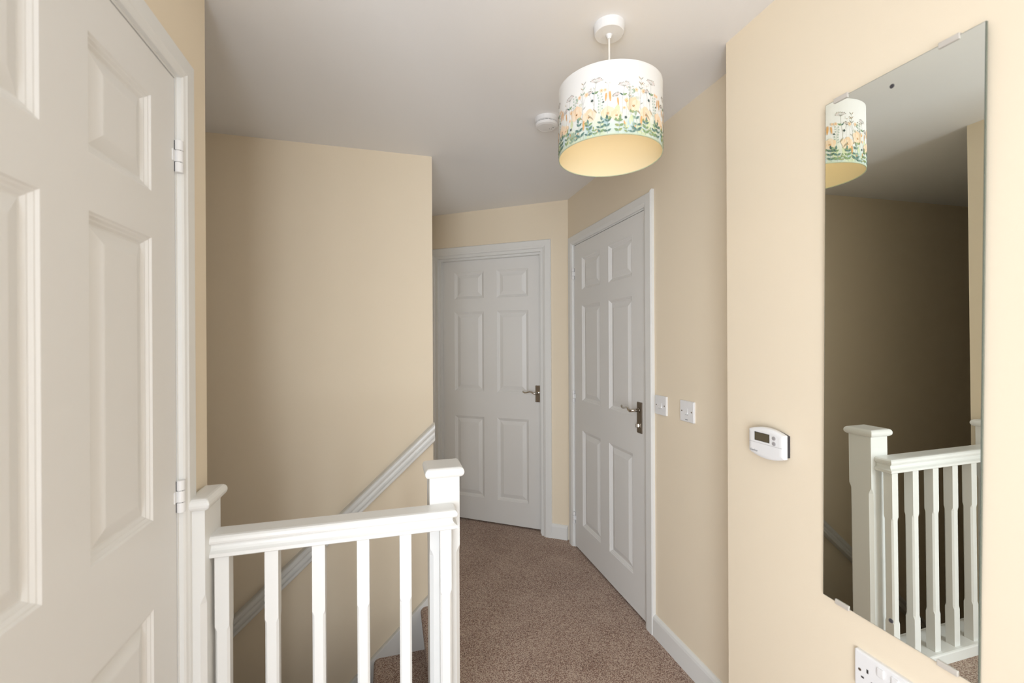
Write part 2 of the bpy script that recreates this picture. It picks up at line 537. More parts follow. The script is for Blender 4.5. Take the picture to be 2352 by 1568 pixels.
door('door_1', (XL, DL0, 0.012), ROT_L, DL1 - DL0, 0.105, 0.1075, 'R', 'near white six-panel door on the left, hinged beside the banister', 'latch')
door('door_2', (XR, CY1, 0.012), ROT_R, CY1 - CY0, 0.117, 0.104, 'L', 'white six-panel door on the right with long plate and thumb-turn lock', 'lock')
fl = far(FS1, 0.063, 0.012)
door('door_3', fl, ROT_F, FS1 - FS0, 0.110, 0.106, 'L', 'white six-panel door at the end of the landing with short lever plate', 'latch', hz=None)

# architraves and linings
ARC_W, ARC_T = 0.057, 0.018
ARC = [(0, 0), (0, -0.010), (0.004, -0.0135), (0.011, -0.0155), (0.016, -ARC_T), (ARC_W - 0.005, -ARC_T), (ARC_W, -ARC_T + 0.005), (ARC_W, 0)]
def frame(name, loc, rz, W, top, label, recess=0.0, rev=0.010, wl=ARC_W, wr=ARC_W):
    """door frame in local wall coordinates: opening x 0..W, z 0..top, wall face y=0"""
    root = thing(name, loc, rz, label, 'door frame', kind='structure')
    x0, x1, zt = -rev, W + rev, top + rev
    def prof(w_):
        return [(p[0] * w_ / ARC_W, p[1]) for p in ARC]
    bm = bmesh.new(); extrude_poly(bm, prof(wl), lambda p: (x0 - p[0], p[1], 0), lambda p: (x0 - p[0], p[1], zt + p[0]))
    obj('architrave', bm, 'gloss', root)
    bm = bmesh.new(); extrude_poly(bm, prof(wr), lambda p: (x1 + p[0], p[1], 0), lambda p: (x1 + p[0], p[1], zt + p[0]))
    obj('architrave', bm, 'gloss', root)
    bm = bmesh.new(); extrude_poly(bm, ARC, lambda p: (x0 - p[0], p[1], zt + p[0]), lambda p: (x1 + p[0], p[1], zt + p[0]))
    obj('architrave', bm, 'gloss', root)
    lt = 0.028
    c = 0.003
    for a, b in ((-lt, -c), (W + c, W + lt)):
        obj('lining', B((a, b, -0.001, 0.11, 0, top + lt)), 'gloss', root)
    obj('lining', B((-c, W + c, -0.001, 0.11, top + c, top + lt)), 'gloss', root)
    if recess:
        y0, y1 = recess - 0.036, recess - 0.001
    else:
        y0, y1 = 0.038, 0.075
    st = 0.012
    for a, b in ((-c, st), (W - st, W + c)):
        obj('door_stop', B((a, b, y0, y1, 0, top + c)), 'gloss', root)
    obj('door_stop', B((st, W - st, y0, y1, top - st, top + c)), 'gloss', root)
    return root
frame('trim_1', (XL, DL0, 0), ROT_L, DL1 - DL0, DZ, 'white painted frame around the near door on the left')
frame('trim_2', (XR, CY1, 0), ROT_R, CY1 - CY0, DZ, 'white painted frame around the right door with the lock', wr=0.066)
frame('trim_3', far(FS1, 0, 0), ROT_F, FS1 - FS0, DZ, 'white painted frame around the far door', recess=0.063, rev=0.024)

# skirting boards
SK = [(0, 0), (0.015, 0), (0.015, 0.080), (0.012, 0.090), (0.005, 0.097), (0, 0.098)]
def skirt(name, a, b, n, label, e0=0.0, e1=0.0):
    """from a to b along the wall, n = unit normal out of the wall"""
    a, b, n = Vector(a), Vector(b), Vector(n)
    d = (b - a).normalized()
    bm = bmesh.new()
    extrude_poly(bm, SK, lambda p: a + n * p[0] + Vector((0, 0, p[1])) + d * p[0] * e0, lambda p: b + n * p[0] + Vector((0, 0, p[1])) + d * p[0] * e1)
    tag(obj(name, bm, 'gloss'), label, 'skirting board', kind='structure')
skirt('baseboard_right_recess', (XR, CY0 - 0.010 - 0.066, 0), (XR, YM, 0), (-1, 0, 0), 'white skirting board under the two light switches')
skirt('baseboard_right_return', (XM, YM, 0), (XR - 0.015, YM, 0), (0, 1, 0), 'short white skirting board on the return beside the recess', e0=-1)
skirt('baseboard_right', (XM, YM, 0), (XM, YB, 0), (-1, 0, 0), 'white skirting board below the mirror and wall socket', e0=-1)
skirt('baseboard_far', far(0.005, 0, 0), far(FS0 - 0.024 - ARC_W, 0, 0), -nF, 'short white skirting board between the far door and the right door', e0=0.5)
skirt('baseboard_left', (XL, YW, 0), (XW + 0.015, YW, 0), (0, -1, 0), 'white skirting board along the wider landing behind the viewer')
skirt('baseboard_back', (XW + 0.015, YB, 0), (XM - 0.015, YB, 0), (0, 1, 0), 'white skirting board under the landing window')
skirt('baseboard_stair_return', (XS, YS + 0.004, 0), (XS, YF + 0.58, 0), (1, 0, 0), 'white skirting board around the corner past the stair wall')

# ------------------------------------------------------------------ banister
YR0, YR1 = 1.275, 1.340         # handrail front and back
RZ0, RZ1 = 0.815, 0.871
RAIL = [(0.004, 0.0), (0.0, 0.003), (0.0, 0.0115), (0.004, 0.0135), (0.009, 0.0165), (0.0125, 0.0215), (0.0135, 0.0270), (0.0120, 0.0310), (0.0065, 0.0335), (0.0015, 0.0375), (0.0, 0.0430), (0.0015, 0.0500), (0.0060, 0.0545), (0.0130, 0.0560)]
RD = YR1 - YR0
RAILP = RAIL + [(RD, p[1]) for p in RAIL[::-1]]     # depth, height
ban = thing('banister', (0.16, YR1, 0), 0, 'white painted banister rail with square balusters and two newel posts', 'banister')
BX, BY = 0.16, YR1
def bob(name, bm, material, parent, **k):
    bmesh.ops.translate(bm, verts=bm.verts, vec=(-BX, -BY, 0))
    return obj(name, bm, material, parent, **k)
NX0 = -0.4446           # right face of the half newel
bm = bmesh.new()
rings = []
xe = 0.190
def rr(x): return [(x, YR0 + p[0], RZ0 + p[1]) for p in RAILP]
bm2 = bmesh.new()
# the right end is returned: the front moulding runs round the end towards the newel
nr = len(RAIL)
RR = loft(bm2, [rr(NX0), [(xe - RAIL[min(i, 2 * nr - 1 - i)][0], YR0 + p[0], RZ0 + p[1]) for i, p in enumerate(RAILP)]], cap=False)
bm2.faces.new(RR[0][::-1])
for i in range(nr - 1):
    bm2.faces.new((RR[1][i], RR[1][i + 1], RR[1][2 * nr - 2 - i], RR[1][2 * nr - 1 - i]))
bob('handrail', bm2, 'gloss', ban)
NF, NW = 1.3405, 0.0915          # newel front and width
NX = 0.1145
def chamfer_post(bm, x0, x1, y0, y1, zs, ch, bottom, top):
    """square post whose arrises are chamfered between zs[0] and zs[1]"""
    def ring(z, c):
        c = max(c, 0.0006)
        return [(x0 + c, y0, z), (x1 - c, y0, z), (x1, y0 + c, z), (x1, y1 - c, z), (x1 - c, y1, z), (x0 + c, y1, z), (x0, y1 - c, z), (x0, y0 + c, z)]
    rings = [ring(bottom, 0), ring(zs[0] - ch * 2.2, 0), ring(zs[0] - ch * 0.9, ch * 0.7), ring(zs[0], ch), ring(zs[1], ch), ring(zs[1] + ch * 0.9, ch * 0.7), ring(zs[1] + ch * 2.2, 0), ring(top, 0)]
    loft(bm, rings)
def cap_mesh(x0, x1, y0, y1, z0, h):
    bm = bmesh.new()
    rings = []
    n = 8
    r = h / 2
    for k in range(n + 1):
        a = -PI / 2 + PI * k / n
        c = r * (1 - math.cos(a)) * 0.85
        z = z0 + r + r * math.sin(a)
        rings.append([(p[0], p[1], z) for p in rounded(x0 + c, x1 - c, y0 + c, y1 - c, max(0.004 - c * 0.1, 0.002), 3)])
    loft(bm, rings)
    return bm
bm = bmesh.new(); chamfer_post(bm, NX, NX + NW, NF, NF + NW, (0.06, 0.715), 0.011, -0.30, 0.950)
nw = bob('newel_post', bm, 'gloss', ban)
bob('newel_cap', cap_mesh(NX - 0.014, NX + NW + 0.014, NF - 0.014, NF + NW + 0.014, 0.950, 0.031), 'gloss', nw, smooth=False)
bm = bmesh.new()
def half_ring(z, c):
    y0, y1, x0, x1 = 1.250, 1.355, XL, NX0
    c = max(c, 0.0006)
    return [(x0, y0, z), (x1 - c, y0, z), (x1, y0 + c, z), (x1, y1 - c, z), (x1 - c, y1, z), (x0, y1, z)]
loft(bm, [half_ring(z, c) for z, c in ((0.0, 0), (0.05, 0), (0.066, 0.008), (0.075, 0.011), (0.715, 0.011), (0.724, 0.008), (0.74, 0), (0.950, 0))])
hn = bob('newel_post', bm, 'gloss', ban)
bob('newel_cap', cap_mesh(XL, NX0 + 0.014, 1.236, 1.369, 0.950, 0.031), 'gloss', hn)
BW = 0.033
yc = (YR0 + YR1) / 2 - 0.006
for i in range(6):
    xc = -0.4200 + 0.1153 * i
    bm = bmesh.new()
    chamfer_post(bm, xc - BW / 2, xc + BW / 2, yc - BW / 2, yc + BW / 2, (0.215, 0.622), 0.0055, 0.045, RZ0 + 0.004)
    bob('baluster', bm, 'gloss', ban)
bob('base_rail', B((NX0, NX, YR0 - 0.008, YC + 0.006, -0.005, 0.046)), 'gloss', ban, bevel=0.006)
bob('apron_board', B((XL, NX, YC - 0.004, YC + 0.012, -0.30, 0.044)), 'gloss', ban)

# ------------------------------------------------------------------ staircase
RISE, RUN = 0.22, 0.23
sc = thing('staircase', (NOSE, YC, ZB), 0, 'brown carpeted stairs going down to the left behind the banister', 'staircase', kind='structure')
for k in range(1, 12):
    xn = NOSE - RUN * k
    z = -RISE * k
    poly = [(xn + RUN + 0.030, z)] + [(xn + R_ - R_ * math.sin(a), z - R_ + R_ * math.cos(a)) for a in [PI / 2 * j / 6 for j in range(7)]] + \
           [(xn + 0.002, z - 0.05), (xn + 0.014, z - 0.07), (xn + 0.022, z - RISE + 0.001), (xn + RUN + 0.030, z - RISE + 0.001)]
    bm = bmesh.new()
    extrude_poly(bm, poly, lambda p: (p[0] - NOSE, 0.034, p[1] - ZB), lambda p: (p[0] - NOSE, YS - 0.028 - YC, p[1] - ZB))
    obj('step', bm, 'carpet', sc)
SL = RISE / RUN
def strip(y0, y1, xa, xb, off_top, off_bot, name, bevel=0.004):
    def zt(x): return SL * (x - NOSE) + off_top
    def zb(x): return SL * (x - NOSE) + off_bot
    bm = bmesh.new()
    poly = [(xa, zb(xa)), (xb, zb(xb)), (xb, zt(xb)), (xa, zt(xa))]
    extrude_poly(bm, poly, lambda p: (p[0] - NOSE, y0 - YC, p[1] - ZB), lambda p: (p[0] - NOSE, y1 - YC, p[1] - ZB))
    return obj(name, bm, 'gloss', sc, bevel=bevel)
strip(YS - 0.028, YS, XE + 0.9, XS - 0.002, 0.006, -0.34, 'string')
strip(YC + 0.012, YC + 0.034, XE + 0.9, NX, 0.006, -0.34, 'string')

# wall handrail on the stair wall
bm = bmesh.new()
HS = 0.915
WR = 0.056
prof = [(WR - p[0], p[1]) for p in RAIL] + [(0.0, 0.056), (0.0, 0.0)]
# cross-section in the plane across the slope; cut plumb at both ends
ct = math.sqrt(1 + HS * HS)
xa, xb = XE + 0.8, XS + 0.004
zt0 = 0.921
def hz_(x): return 0.852 + HS * (x - XS)
extrude_poly(bm, prof, lambda p: (xa - XS, YS - p[0] - YS, hz_(xa) + p[1] * ct * 1.16), lambda p: (xb - XS, -p[0], hz_(xb) + p[1] * ct * 1.16))
o = obj('wall_handrail', bm, 'gloss')
o.location = (XS, YS, 0)
tag(o, 'white moulded handrail sloping down the stair wall', 'handrail')

# ------------------------------------------------------------------ mirror
mr = thing('wall_mirror', (XM, 0.69, 1.333), ROT_R, 'tall frameless rectangular mirror clipped to the right wall', 'mirror')
MW, MH, MT = 0.305, 1.228, 0.005
MA = math.radians(0.85)
TILT_Y, TILT_X = math.radians(0.0), math.radians(0.0)
def mp(x, y, z):
    # slight turn in the plane of the wall, clockwise
    return (x * math.cos(MA) + z * math.sin(MA), y, -x * math.sin(MA) + z * math.cos(MA))
MX_SLOPE, MZ_SLOPE = -0.0060, -0.0070
def my(x, z):
    return -0.0110 + MX_SLOPE * x + MZ_SLOPE * z
bm = bmesh.new()
loft(bm, [[mp(x, my(x, z) + MT, z) for x, z in ((-MW / 2, -MH / 2), (MW / 2, -MH / 2), (MW / 2, MH / 2), (-MW / 2, MH / 2))],
          [mp(x, my(x, z) + 0.0008, z) for x, z in ((-MW / 2, -MH / 2), (MW / 2, -MH / 2), (MW / 2, MH / 2), (-MW / 2, MH / 2))]])
gl = obj('glass_plate', bm, 'glassedge', mr, label='greenish polished glass edge')
bm = bmesh.new()
ee = 0.0012
bm.faces.new([bm.verts.new(mp(x, my(x, z), z)) for x, z in ((-MW / 2 + ee, -MH / 2 + ee), (MW / 2 - ee, -MH / 2 + ee), (MW / 2 - ee, MH / 2 - ee), (-MW / 2 + ee, MH / 2 - ee))])
obj('reflecting_face', bm, 'silver', mr, label='silvered reflecting face')
for x, z, s in ((-0.113, MH / 2, 1), (0.098, MH / 2, 1), (-0.103, -MH / 2, -1), (0.105, -MH / 2, -1)):
    bm = bmesh.new()
    a, b = (z - 0.008, z + 0.004) if s > 0 else (z - 0.004, z + 0.008)
    v = [bm.verts.new(mp(xx, yy, zz)) for zz in (a, b) for yy in (my(x, z) - 0.003, -0.0002) for xx in (x - 0.017, x + 0.017)]
    for f in ((0, 2, 3, 1), (4, 5, 7, 6), (0, 1, 5, 4), (2, 6, 7, 3), (0, 4, 6, 2), (1, 3, 7, 5)):
        bm.faces.new([v[i] for i in f])
    obj('clip', bm, 'clip', mr, bevel=0.0015)
for x, z in ((-0.002, MH / 2 - 0.034), (0.004, -MH / 2 + 0.031)):
    c = mp(x, my(x, z), z)
    bm = bmesh.new(); disc_y(bm, c[0], c[2], 0.0052, c[1] + 0.001, c[1] - 0.0015, 14, 0.004)
    obj('fixing_screw', bm, 'black', mr)

# ------------------------------------------------------------------ thermostat
th = thing('thermostat', (XM, 1.006, 1.070), ROT_R, 'white wall thermostat with dark screen and two grey buttons', 'thermostat')
def th_outline(w_, h_, bul, n=12):
    pts = []
    for k in range(n + 1):
        t = -1 + 2 * k / n
        pts.append((t * w_, -h_ - bul * (1 - t * t)))
    for k in range(n + 1):
        t = 1 - 2 * k / n
        pts.append((t * w_, h_ + bul * (1 - t * t)))
    return pts
bm = bmesh.new()
o1 = th_outline(0.057, 0.030, 0.010)
loft(bm, [[(p[0], 0, p[1]) for p in o1], [(p[0], -0.013, p[1]) for p in o1]])
obj('back_plate', bm, 'black', th)
bm = bmesh.new()
o2, o3, o4 = th_outline(0.060, 0.033, 0.012), th_outline(0.0585, 0.0315, 0.012), th_outline(0.054, 0.028, 0.0115)
loft(bm, [[(p[0], -0.013, p[1]) for p in o2], [(p[0], -0.0225, p[1]) for p in o2], [(p[0], -0.0255, p[1]) for p in o3], [(p[0], -0.0272, p[1]) for p in o4], [(p[0] * 0.9, -0.0280, p[1] * 0.9) for p in o4]])
cs = obj('casing', bm, 'plastic', th)
obj('flap_seam', B((-0.0555, 0.0555, -0.0284, -0.0275, -0.0030, -0.0024)), 'grey', cs)
obj('screen_bezel', B((-0.036, 0.0155, -0.0287, -0.0270, 0.0035, 0.0280)), 'lcdframe', th)
obj('screen', B((-0.0345, 0.0145, -0.0290, -0.0280, 0.0045, 0.0265)), 'lcd', th)
for z in (0.0205, 0.0055):
    bm = bmesh.new(); disc_y(bm, 0.0305, z, 0.0058, -0.0275, -0.0302, 20, 0.0050)
    obj('button', bm, 'grey', th)
def text_mesh(body, size, shear, name, material, parent, loc, rx=PI / 2):
    cu = bpy.data.curves.new(name, 'FONT')
    cu.body = body
    cu.size = size
    cu.shear = shear
    cu.align_x = 'CENTER'
    cu.align_y = 'CENTER'
    cu.extrude = 0.0002
    t = bpy.data.objects.new(name, cu)
    COL.objects.link(t)
    dg = bpy.context.evaluated_depsgraph_get()
    me = bpy.data.meshes.new_from_object(t.evaluated_get(dg))
    bpy.data.objects.remove(t, do_unlink=True)
    me.materials.clear()
    me.materials.append(M[material])
    o = bpy.data.objects.new(name, me)
    COL.objects.link(o)
    o.parent = parent
    o.location = loc
    o.rotation_euler = (rx, 0, 0)
    return o
text_mesh('Danfoss', 0.0082, 0.35, 'lettering', 'logo', cs, (-0.040, -0.0283, -0.0270))

# ------------------------------------------------------------------ switches and socket
def switch(loc, rz, label, rocker_w, mark=False):
    r = thing('light_switch', loc, rz, label, 'light switch', 'light switches beside the right door')
    bm = bmesh.new()
    a = rounded(-0.043, 0.043, -0.043, 0.043, 0.003, 3); b = rounded(-0.0405, 0.0405, -0.0405, 0.0405, 0.002, 3)
    loft(bm, [[(p[0], 0, p[1]) for p in a], [(p[0], -0.0065, p[1]) for p in a], [(p[0], -0.0085, p[1]) for p in b]])
    pl = obj('plate', bm, 'plastic', r)
    bm = bmesh.new()
    w_ = rocker_w / 2
    prof = [(-0.008, 0.012), (-0.0095, 0.012), (-0.0100, 0.0), (-0.0145, -0.0118), (-0.008, -0.012)]
    loft(bm, [[(-w_, p[0], p[1]) for p in prof], [(w_, p[0], p[1]) for p in prof]])
    obj('rocker', bm, 'plastic', r)
    obj('rocker_gap', B((-w_ - 0.0006, w_ + 0.0006, -0.0090, -0.0080, -0.0140, -0.0119)), 'dark', pl)
    for s in (-1, 1):
        bm = bmesh.new(); disc_y(bm, s * 0.030, 0.0, 0.0032, -0.008, -0.0090, 12)
        obj('screw', bm, 'satin', r)
    if mark:
        for k in range(5):
            obj('lettering', B((-0.0075 + k * 0.0032, -0.0052 + k * 0.0032, -0.0089, -0.0080, -0.0355, -0.0318)), 'logo', pl)
    return r
switch((XR, 1.7105, 1.074), ROT_R, 'white light switch with the wider rocker, right next to the door frame', 0.024)
switch((XR, 1.5300, 1.074), ROT_R, 'white light switch with the narrow rocker, nearer the mirror wall corner', 0.016, True)

so = thing('wall_socket', (XM, 0.699, 0.598), ROT_R, 'white double plug socket low on the wall below the mirror', 'socket')
bm = bmesh.new()
a = rounded(-0.073, 0.073, -0.043, 0.043, 0.004, 3); b = rounded(-0.0700, 0.0700, -0.0400, 0.0400, 0.003, 3)
loft(bm, [[(p[0], 0, p[1]) for p in a], [(p[0], -0.0075, p[1]) for p in a], [(p[0], -0.0100, p[1]) for p in b]])
pl = obj('plate', bm, 'plastic', so)
for s in (-1, 1):
    obj('rocker', B((s * 0.0145 - 0.007, s * 0.0145 + 0.007, -0.0135, -0.0090, 0.014, 0.033)), 'plastic2', so, bevel=0.0015)
    cx = s * 0.043
    obj('pin_hole', B((cx - 0.002, cx + 0.002, -0.0103, -0.0090, 0.002, 0.011)), 'dark', pl)
    for t in (-1, 1):
        obj('pin_hole', B((cx + t * 0.011 - 0.0032, cx + t * 0.011 + 0.0032, -0.0103, -0.0090, -0.016, -0.012)), 'dark', pl)
    bm = bmesh.new(); disc_y(bm, s * 0.060, 0.0, 0.0033, -0.009, -0.0106, 12)
    obj('screw', bm, 'satin', so)

# ------------------------------------------------------------------ smoke alarm
sm = thing('smoke_alarm', (0.664, 1.790, H), 0, 'round white smoke alarm on the ceiling behind the lampshade', 'smoke alarm')
bm = bmesh.new(); lathe(bm, [(0.0505, 0.0), (0.0505, -0.0185), (0.0490, -0.0195)], 48)
obj('base', bm, 'plastic2', sm)
bm = bmesh.new(); lathe(bm, [(0.0470, -0.0193), (0.0470, -0.0245)], 48)
obj('vent_gap', bm, 'dark', sm)
bm = bmesh.new(); lathe(bm, [(0.0492, -0.0208), (0.0492, -0.0226), (0.046, -0.0226), (0.046, -0.0208)], 48)
obj('vent_ring', bm, 'plastic2', sm)
for k in range(18):
    a = 2 * PI * k / 18
    ca, sa = math.cos(a), math.sin(a)
    bm = bmesh.new()
    v = []
    for z in (-0.0250, -0.0190):
        for r_, t in ((0.0465, -0.0012), (0.0487, -0.0012), (0.0487, 0.0012), (0.0465, 0.0012)):
            v.append((r_ * ca - t * sa, r_ * sa + t * ca, z))
    loft(bm, [v[:4], v[4:]])
    obj('vent_rib', bm, 'plastic2', sm)
bm = bmesh.new(); lathe(bm, [(0.0490, -0.0245), (0.0485, -0.0290), (0.0455, -0.0345), (0.038, -0.0375), (0.0365, -0.0365), (0.0355, -0.0375), (0.012, -0.0385), (0.0, -0.0385)][:7], 48)
cv = obj('cover', bm, 'plastic2', sm)
for x, y in ((0.0235, -0.010), (0.0285, -0.010), (0.016, 0.004), (0.026, 0.004)):
    bm = bmesh.new(); lathe(bm, [(0.0014, -0.0372), (0.0014, -0.0390)], 10, (x, y, 0))
    obj('sounder_hole', bm, 'dark', cv)

# ------------------------------------------------------------------ round fixture for the added fill light, out of view
fl_ = thing('added_fill_light', (CLX, CLY, H), 0, 'added round white fill light, unseen behind the viewer', 'ceiling light')
bm = bmesh.new(); lathe(bm, [(0.20, 0.0), (0.20, -0.045), (0.185, -0.055)], 48)
obj('base', bm, 'plastic2', fl_)
bm = bmesh.new(); lathe(bm, [(0.182, -0.0552), (0.182, -0.062), (0.170, -0.0645)], 48)
obj('diffuser', bm, 'plastic', fl_)

# ------------------------------------------------------------------ pendant lamp with printed drum shade
LX, LY = 0.655, 1.21
SZ0, SZ1, SR = 1.930, 2.132, 0.1555
lp = thing('pendant_lamp', (LX, LY, H), 0, 'hanging drum lampshade printed with meadow flowers', 'lamp')
bm = bmesh.new(); lathe(bm, [(0.0475, 0.0), (0.0470, -0.010), (0.0440, -0.0255), (0.0425, -0.0270), (0.0100, -0.0285), (0.0080, -0.0340), (0.0055, -0.0400), (0.0035, -0.0400)], 40)
obj('ceiling_rose', bm, 'plastic', lp)
bm = bmesh.new(); tube(bm, [(0, 0, -0.038), (0, 0, SZ1 - H - 0.02)], 0.0031, 10)
obj('cord', bm, 'cord', lp)
bm = bmesh.new(); lathe(bm, [(0.006, SZ1 - H - 0.012), (0.017, SZ1 - H - 0.020), (0.018, SZ1 - H - 0.060), (0.010, SZ1 - H - 0.062)], 24)
obj('lamp_holder', bm, 'plastic', lp)
bulb_m = bpy.data.materials.new('bulb_glow')
bulb_m.use_nodes = True
pb = bulb_m.node_tree.nodes['Principled BSDF']
pb.inputs['Base Color'].default_value = (1, 0.95, 0.85, 1)
pb.inputs['Emission Color'].default_value = (1.0, 0.80, 0.52, 1)
pb.inputs['Emission Strength'].default_value = 8.0
bm = bmesh.new(); lathe(bm, [(0.010, SZ1 - H - 0.062), (0.013, SZ1 - H - 0.070), (0.022, SZ1 - H - 0.086), (0.024, SZ1 - H - 0.098), (0.019, SZ1 - H - 0.110), (0.008, SZ1 - H - 0.1165), (0.001, SZ1 - H - 0.1170)], 24)
obj('bulb', bm, bulb_m, lp, smooth=True)
SEG = 96
zb = SZ0 - H
hgt = SZ1 - SZ0
bm = bmesh.new()
for z0, z1 in ((0, hgt),):
    n = 1
    R0 = [[bm.verts.new((SR * math.cos(2 * PI * i / SEG), SR * math.sin(2 * PI * i / SEG), z)) for i in range(SEG)] for z in (0, hgt)]
    for i in range(SEG):
        j = (i + 1) % SEG
        bm.faces.new((R0[0][i], R0[0][j], R0[1][j], R0[1][i]))
sh = obj('lampshade', bm, 'shade', lp, smooth=True, label='white cloth drum with meadow flower print')
sh.location = (0, 0, zb)
bm = bmesh.new()
R0 = [[bm.verts.new((r_ * math.cos(2 * PI * i / SEG), r_ * math.sin(2 * PI * i / SEG), z)) for i in range(SEG)] for r_, z in ((SR - 0.0012, 0.0005), (SR - 0.0012, hgt - 0.0005))]
for i in range(SEG):
    j = (i + 1) % SEG
    bm.faces.new((R0[0][i], R0[1][i], R0[1][j], R0[0][j]))
o = obj('lining', bm, 'lining', sh, smooth=True, label='cream inside of the shade')
M['rim'] = mat('sage_bound_edge', (196, 204, 176), 0.8)
for z in (0.0, hgt):
    bm = bmesh.new()
    rings = [[((SR + dr) * math.cos(2 * PI * i / SEG), (SR + dr) * math.sin(2 * PI * i / SEG), z + dz) for i in range(SEG)] for dr, dz in ((-0.0016, -0.0012), (0.0006, -0.0012), (0.0006, 0.0012), (-0.0016, 0.0012), (-0.0016, -0.0012))]
    loft(bm, rings, cap=False)
    obj('rim', bm, 'rim' if z == 0 else 'shade', sh)
bm = bmesh.new()
zz = hgt - 0.012
for k in range(3):
    a = 2 * PI * k / 3 + 0.4
    tube(bm, [(0.016 * math.cos(a), 0.016 * math.sin(a), zz), ((SR - 0.002) * math.cos(a), (SR - 0.002) * math.sin(a), zz + 0.008)], 0.0016, 6)
obj('spider_frame', bm, 'plastic', sh)

# printed flowers: flat shapes lying on the cloth, in unrolled coordinates (u along the cloth, v up)
PC = {}
PCOL = [('sage', (176, 194, 168)), ('teal', (128, 156, 146)), ('deep', (96, 124, 116)), ('olive', (176, 182, 124)), ('moss', (148, 172, 128)), ('taupe', (190, 174, 146)),
        ('stem', (168, 168, 156)), ('peach', (254, 232, 204)), ('peach2', (253, 222, 186)), ('orange', (238, 186, 126)), ('rust', (206, 140, 84)), ('pink', (246, 232, 228)),
        ('ink', (92, 86, 80)), ('mist', (214, 228, 226)), ('lime', (228, 234, 192)), ('sky', (196, 216, 214))]
names = [c[0] for c in PCOL]
for nm, c in PCOL:
    PC[nm] = fabric('print_' + nm, c, 0.10)
pbm = bmesh.new()
layer = [0]
U = 2 * PI * SR
def put(pts, col):
    layer[0] += 1
    rad = SR + 0.00025 + layer[0] * 0.000002
    vs_ = []
    for u, v in pts:
        v = min(max(v, 0.0015), hgt - 0.002)
        a = u / SR
        vs_.append(pbm.verts.new((rad * math.cos(a), rad * math.sin(a), v)))
    try:
        f = pbm.faces.new(vs_)
        f.material_index = names.index(col)
    except ValueError:
        pass
def blob(u, v, r, col, n=9, wob=0.2, sx=1.0):
    ph = random.random() * 6
    put([(u + sx * r * (1 + wob * math.sin(3 * a + ph)) * math.cos(a), v + r * (1 + wob * math.cos(2 * a + ph)) * math.sin(a)) for a in [2 * PI * k / n for k in range(n)]], col)
def leaf_(u, v, L, ang, col, w_=0.34):
    ca, sa = math.cos(ang), math.sin(ang)
    pts = []
    for t, s in ((0, 0), (0.2, 0.7), (0.45, 1), (0.75, 0.62), (1, 0), (0.75, -0.62), (0.45, -1), (0.2, -0.7)):
        x, y = t * L, s * L * w_ / 2
        pts.append((u + x * ca - y * sa, v + x * sa + y * ca))
    put(pts, col)
def line_(pts, w_, col):
    for (u0, v0), (u1, v1) in zip(pts, pts[1:]):
        dx, dy = u1 - u0, v1 - v0
        l = math.hypot(dx, dy) or 1
        nx, ny = -dy / l * w_ / 2, dx / l * w_ / 2
        put([(u0 + nx, v0 + ny), (u1 + nx, v1 + ny), (u1 - nx, v1 - ny), (u0 - nx, v0 - ny)], col)
def stem_(u, v0, v1, lean, n=7, col='stem', w_=0.0007):
    pts = [(u + lean * (k / n) ** 1.6 + 0.0012 * math.sin(k * 1.3 + u * 90), v0 + (v1 - v0) * k / n) for k in range(n + 1)]
    line_(pts, w_, col)
    return pts
def poppy(u, v, r):
    for k in range(5):
        a = PI * 0.1 + k * 2 * PI / 5 + random.uniform(-0.2, 0.2)
        blob(u + r * 0.5 * math.cos(a), v + r * 0.42 * math.sin(a), r * 0.62, random.choice(['peach', 'peach2', 'peach']), 10, 0.1)
    blob(u, v - r * 0.1, r * 0.34, 'peach2'); blob(u, v - r * 0.15, r * 0.17, 'orange')
    for k in range(5):
        blob(u + random.uniform(-0.2, 0.2) * r, v - 0.15 * r + random.uniform(-0.12, 0.12) * r, r * 0.055, 'ink', 5)
def small(u, v, r=0.0045):
    for k in range(5):
        a = k * 2 * PI / 5 + u * 40
        blob(u + r * 0.6 * math.cos(a), v + r * 0.6 * math.sin(a), r * 0.5, 'peach2', 7, 0.1)
    blob(u, v, r * 0.28, 'rust', 6)
def umbel(u, v, r, ang=PI / 2):
    tips = []
    for k in range(9):
        a = ang + math.radians(-62 + 15.5 * k)
        t = (u + r * math.cos(a), v + r * (0.75 + 0.1 * math.sin(k)) * math.sin(a))
        tips.append(t)
        line_([(u, v), t], 0.00045, 'taupe')
    put([(u, v)] + tips, 'pink')
    for k, t in enumerate(tips):
        line_([(u, v), t], 0.0005, 'stem')
        for q in range(3):
            blob(t[0] + random.uniform(-0.0016, 0.0016), t[1] + random.uniform(-0.001, 0.0016), 0.00085, 'ink' if q else 'olive', 5)
def wheat(u, v, L, ang):
    for k in range(9):
        t = L * k / 9
        for s in (-1, 1):
            leaf_(u + t * math.cos(ang), v + t * math.sin(ang), L * 0.24 * (0.45 + 0.55 * math.sin(PI * (k + 1.5) / 11)), ang + s * 0.55, ('orange', 'peach2', 'orange', 'rust')[(2 * k + s + 1) % 4], 0.42)
def daisy(u, v, r=0.0042):
    for k in range(6):
        a = k * PI / 3 + u * 30
        leaf_(u, v, r, a, 'deep' if k % 2 else 'ink', 0.5)
def sprig(u, v0, v1, lean):
    pts = stem_(u, v0, v1, lean, 8, 'sage', 0.0006)
    for k, (a, b) in enumerate(pts[2:]):
        for s in (-1, 1):
            blob(a + s * 0.0048, b + 0.001 * s, 0.0022, 'sage', 7); blob(a + s * 0.0048, b + 0.001 * s, 0.0012, 'mist', 6)
            blob(a + s * 0.0052, b + 0.0018, 0.0006, 'ink', 5)
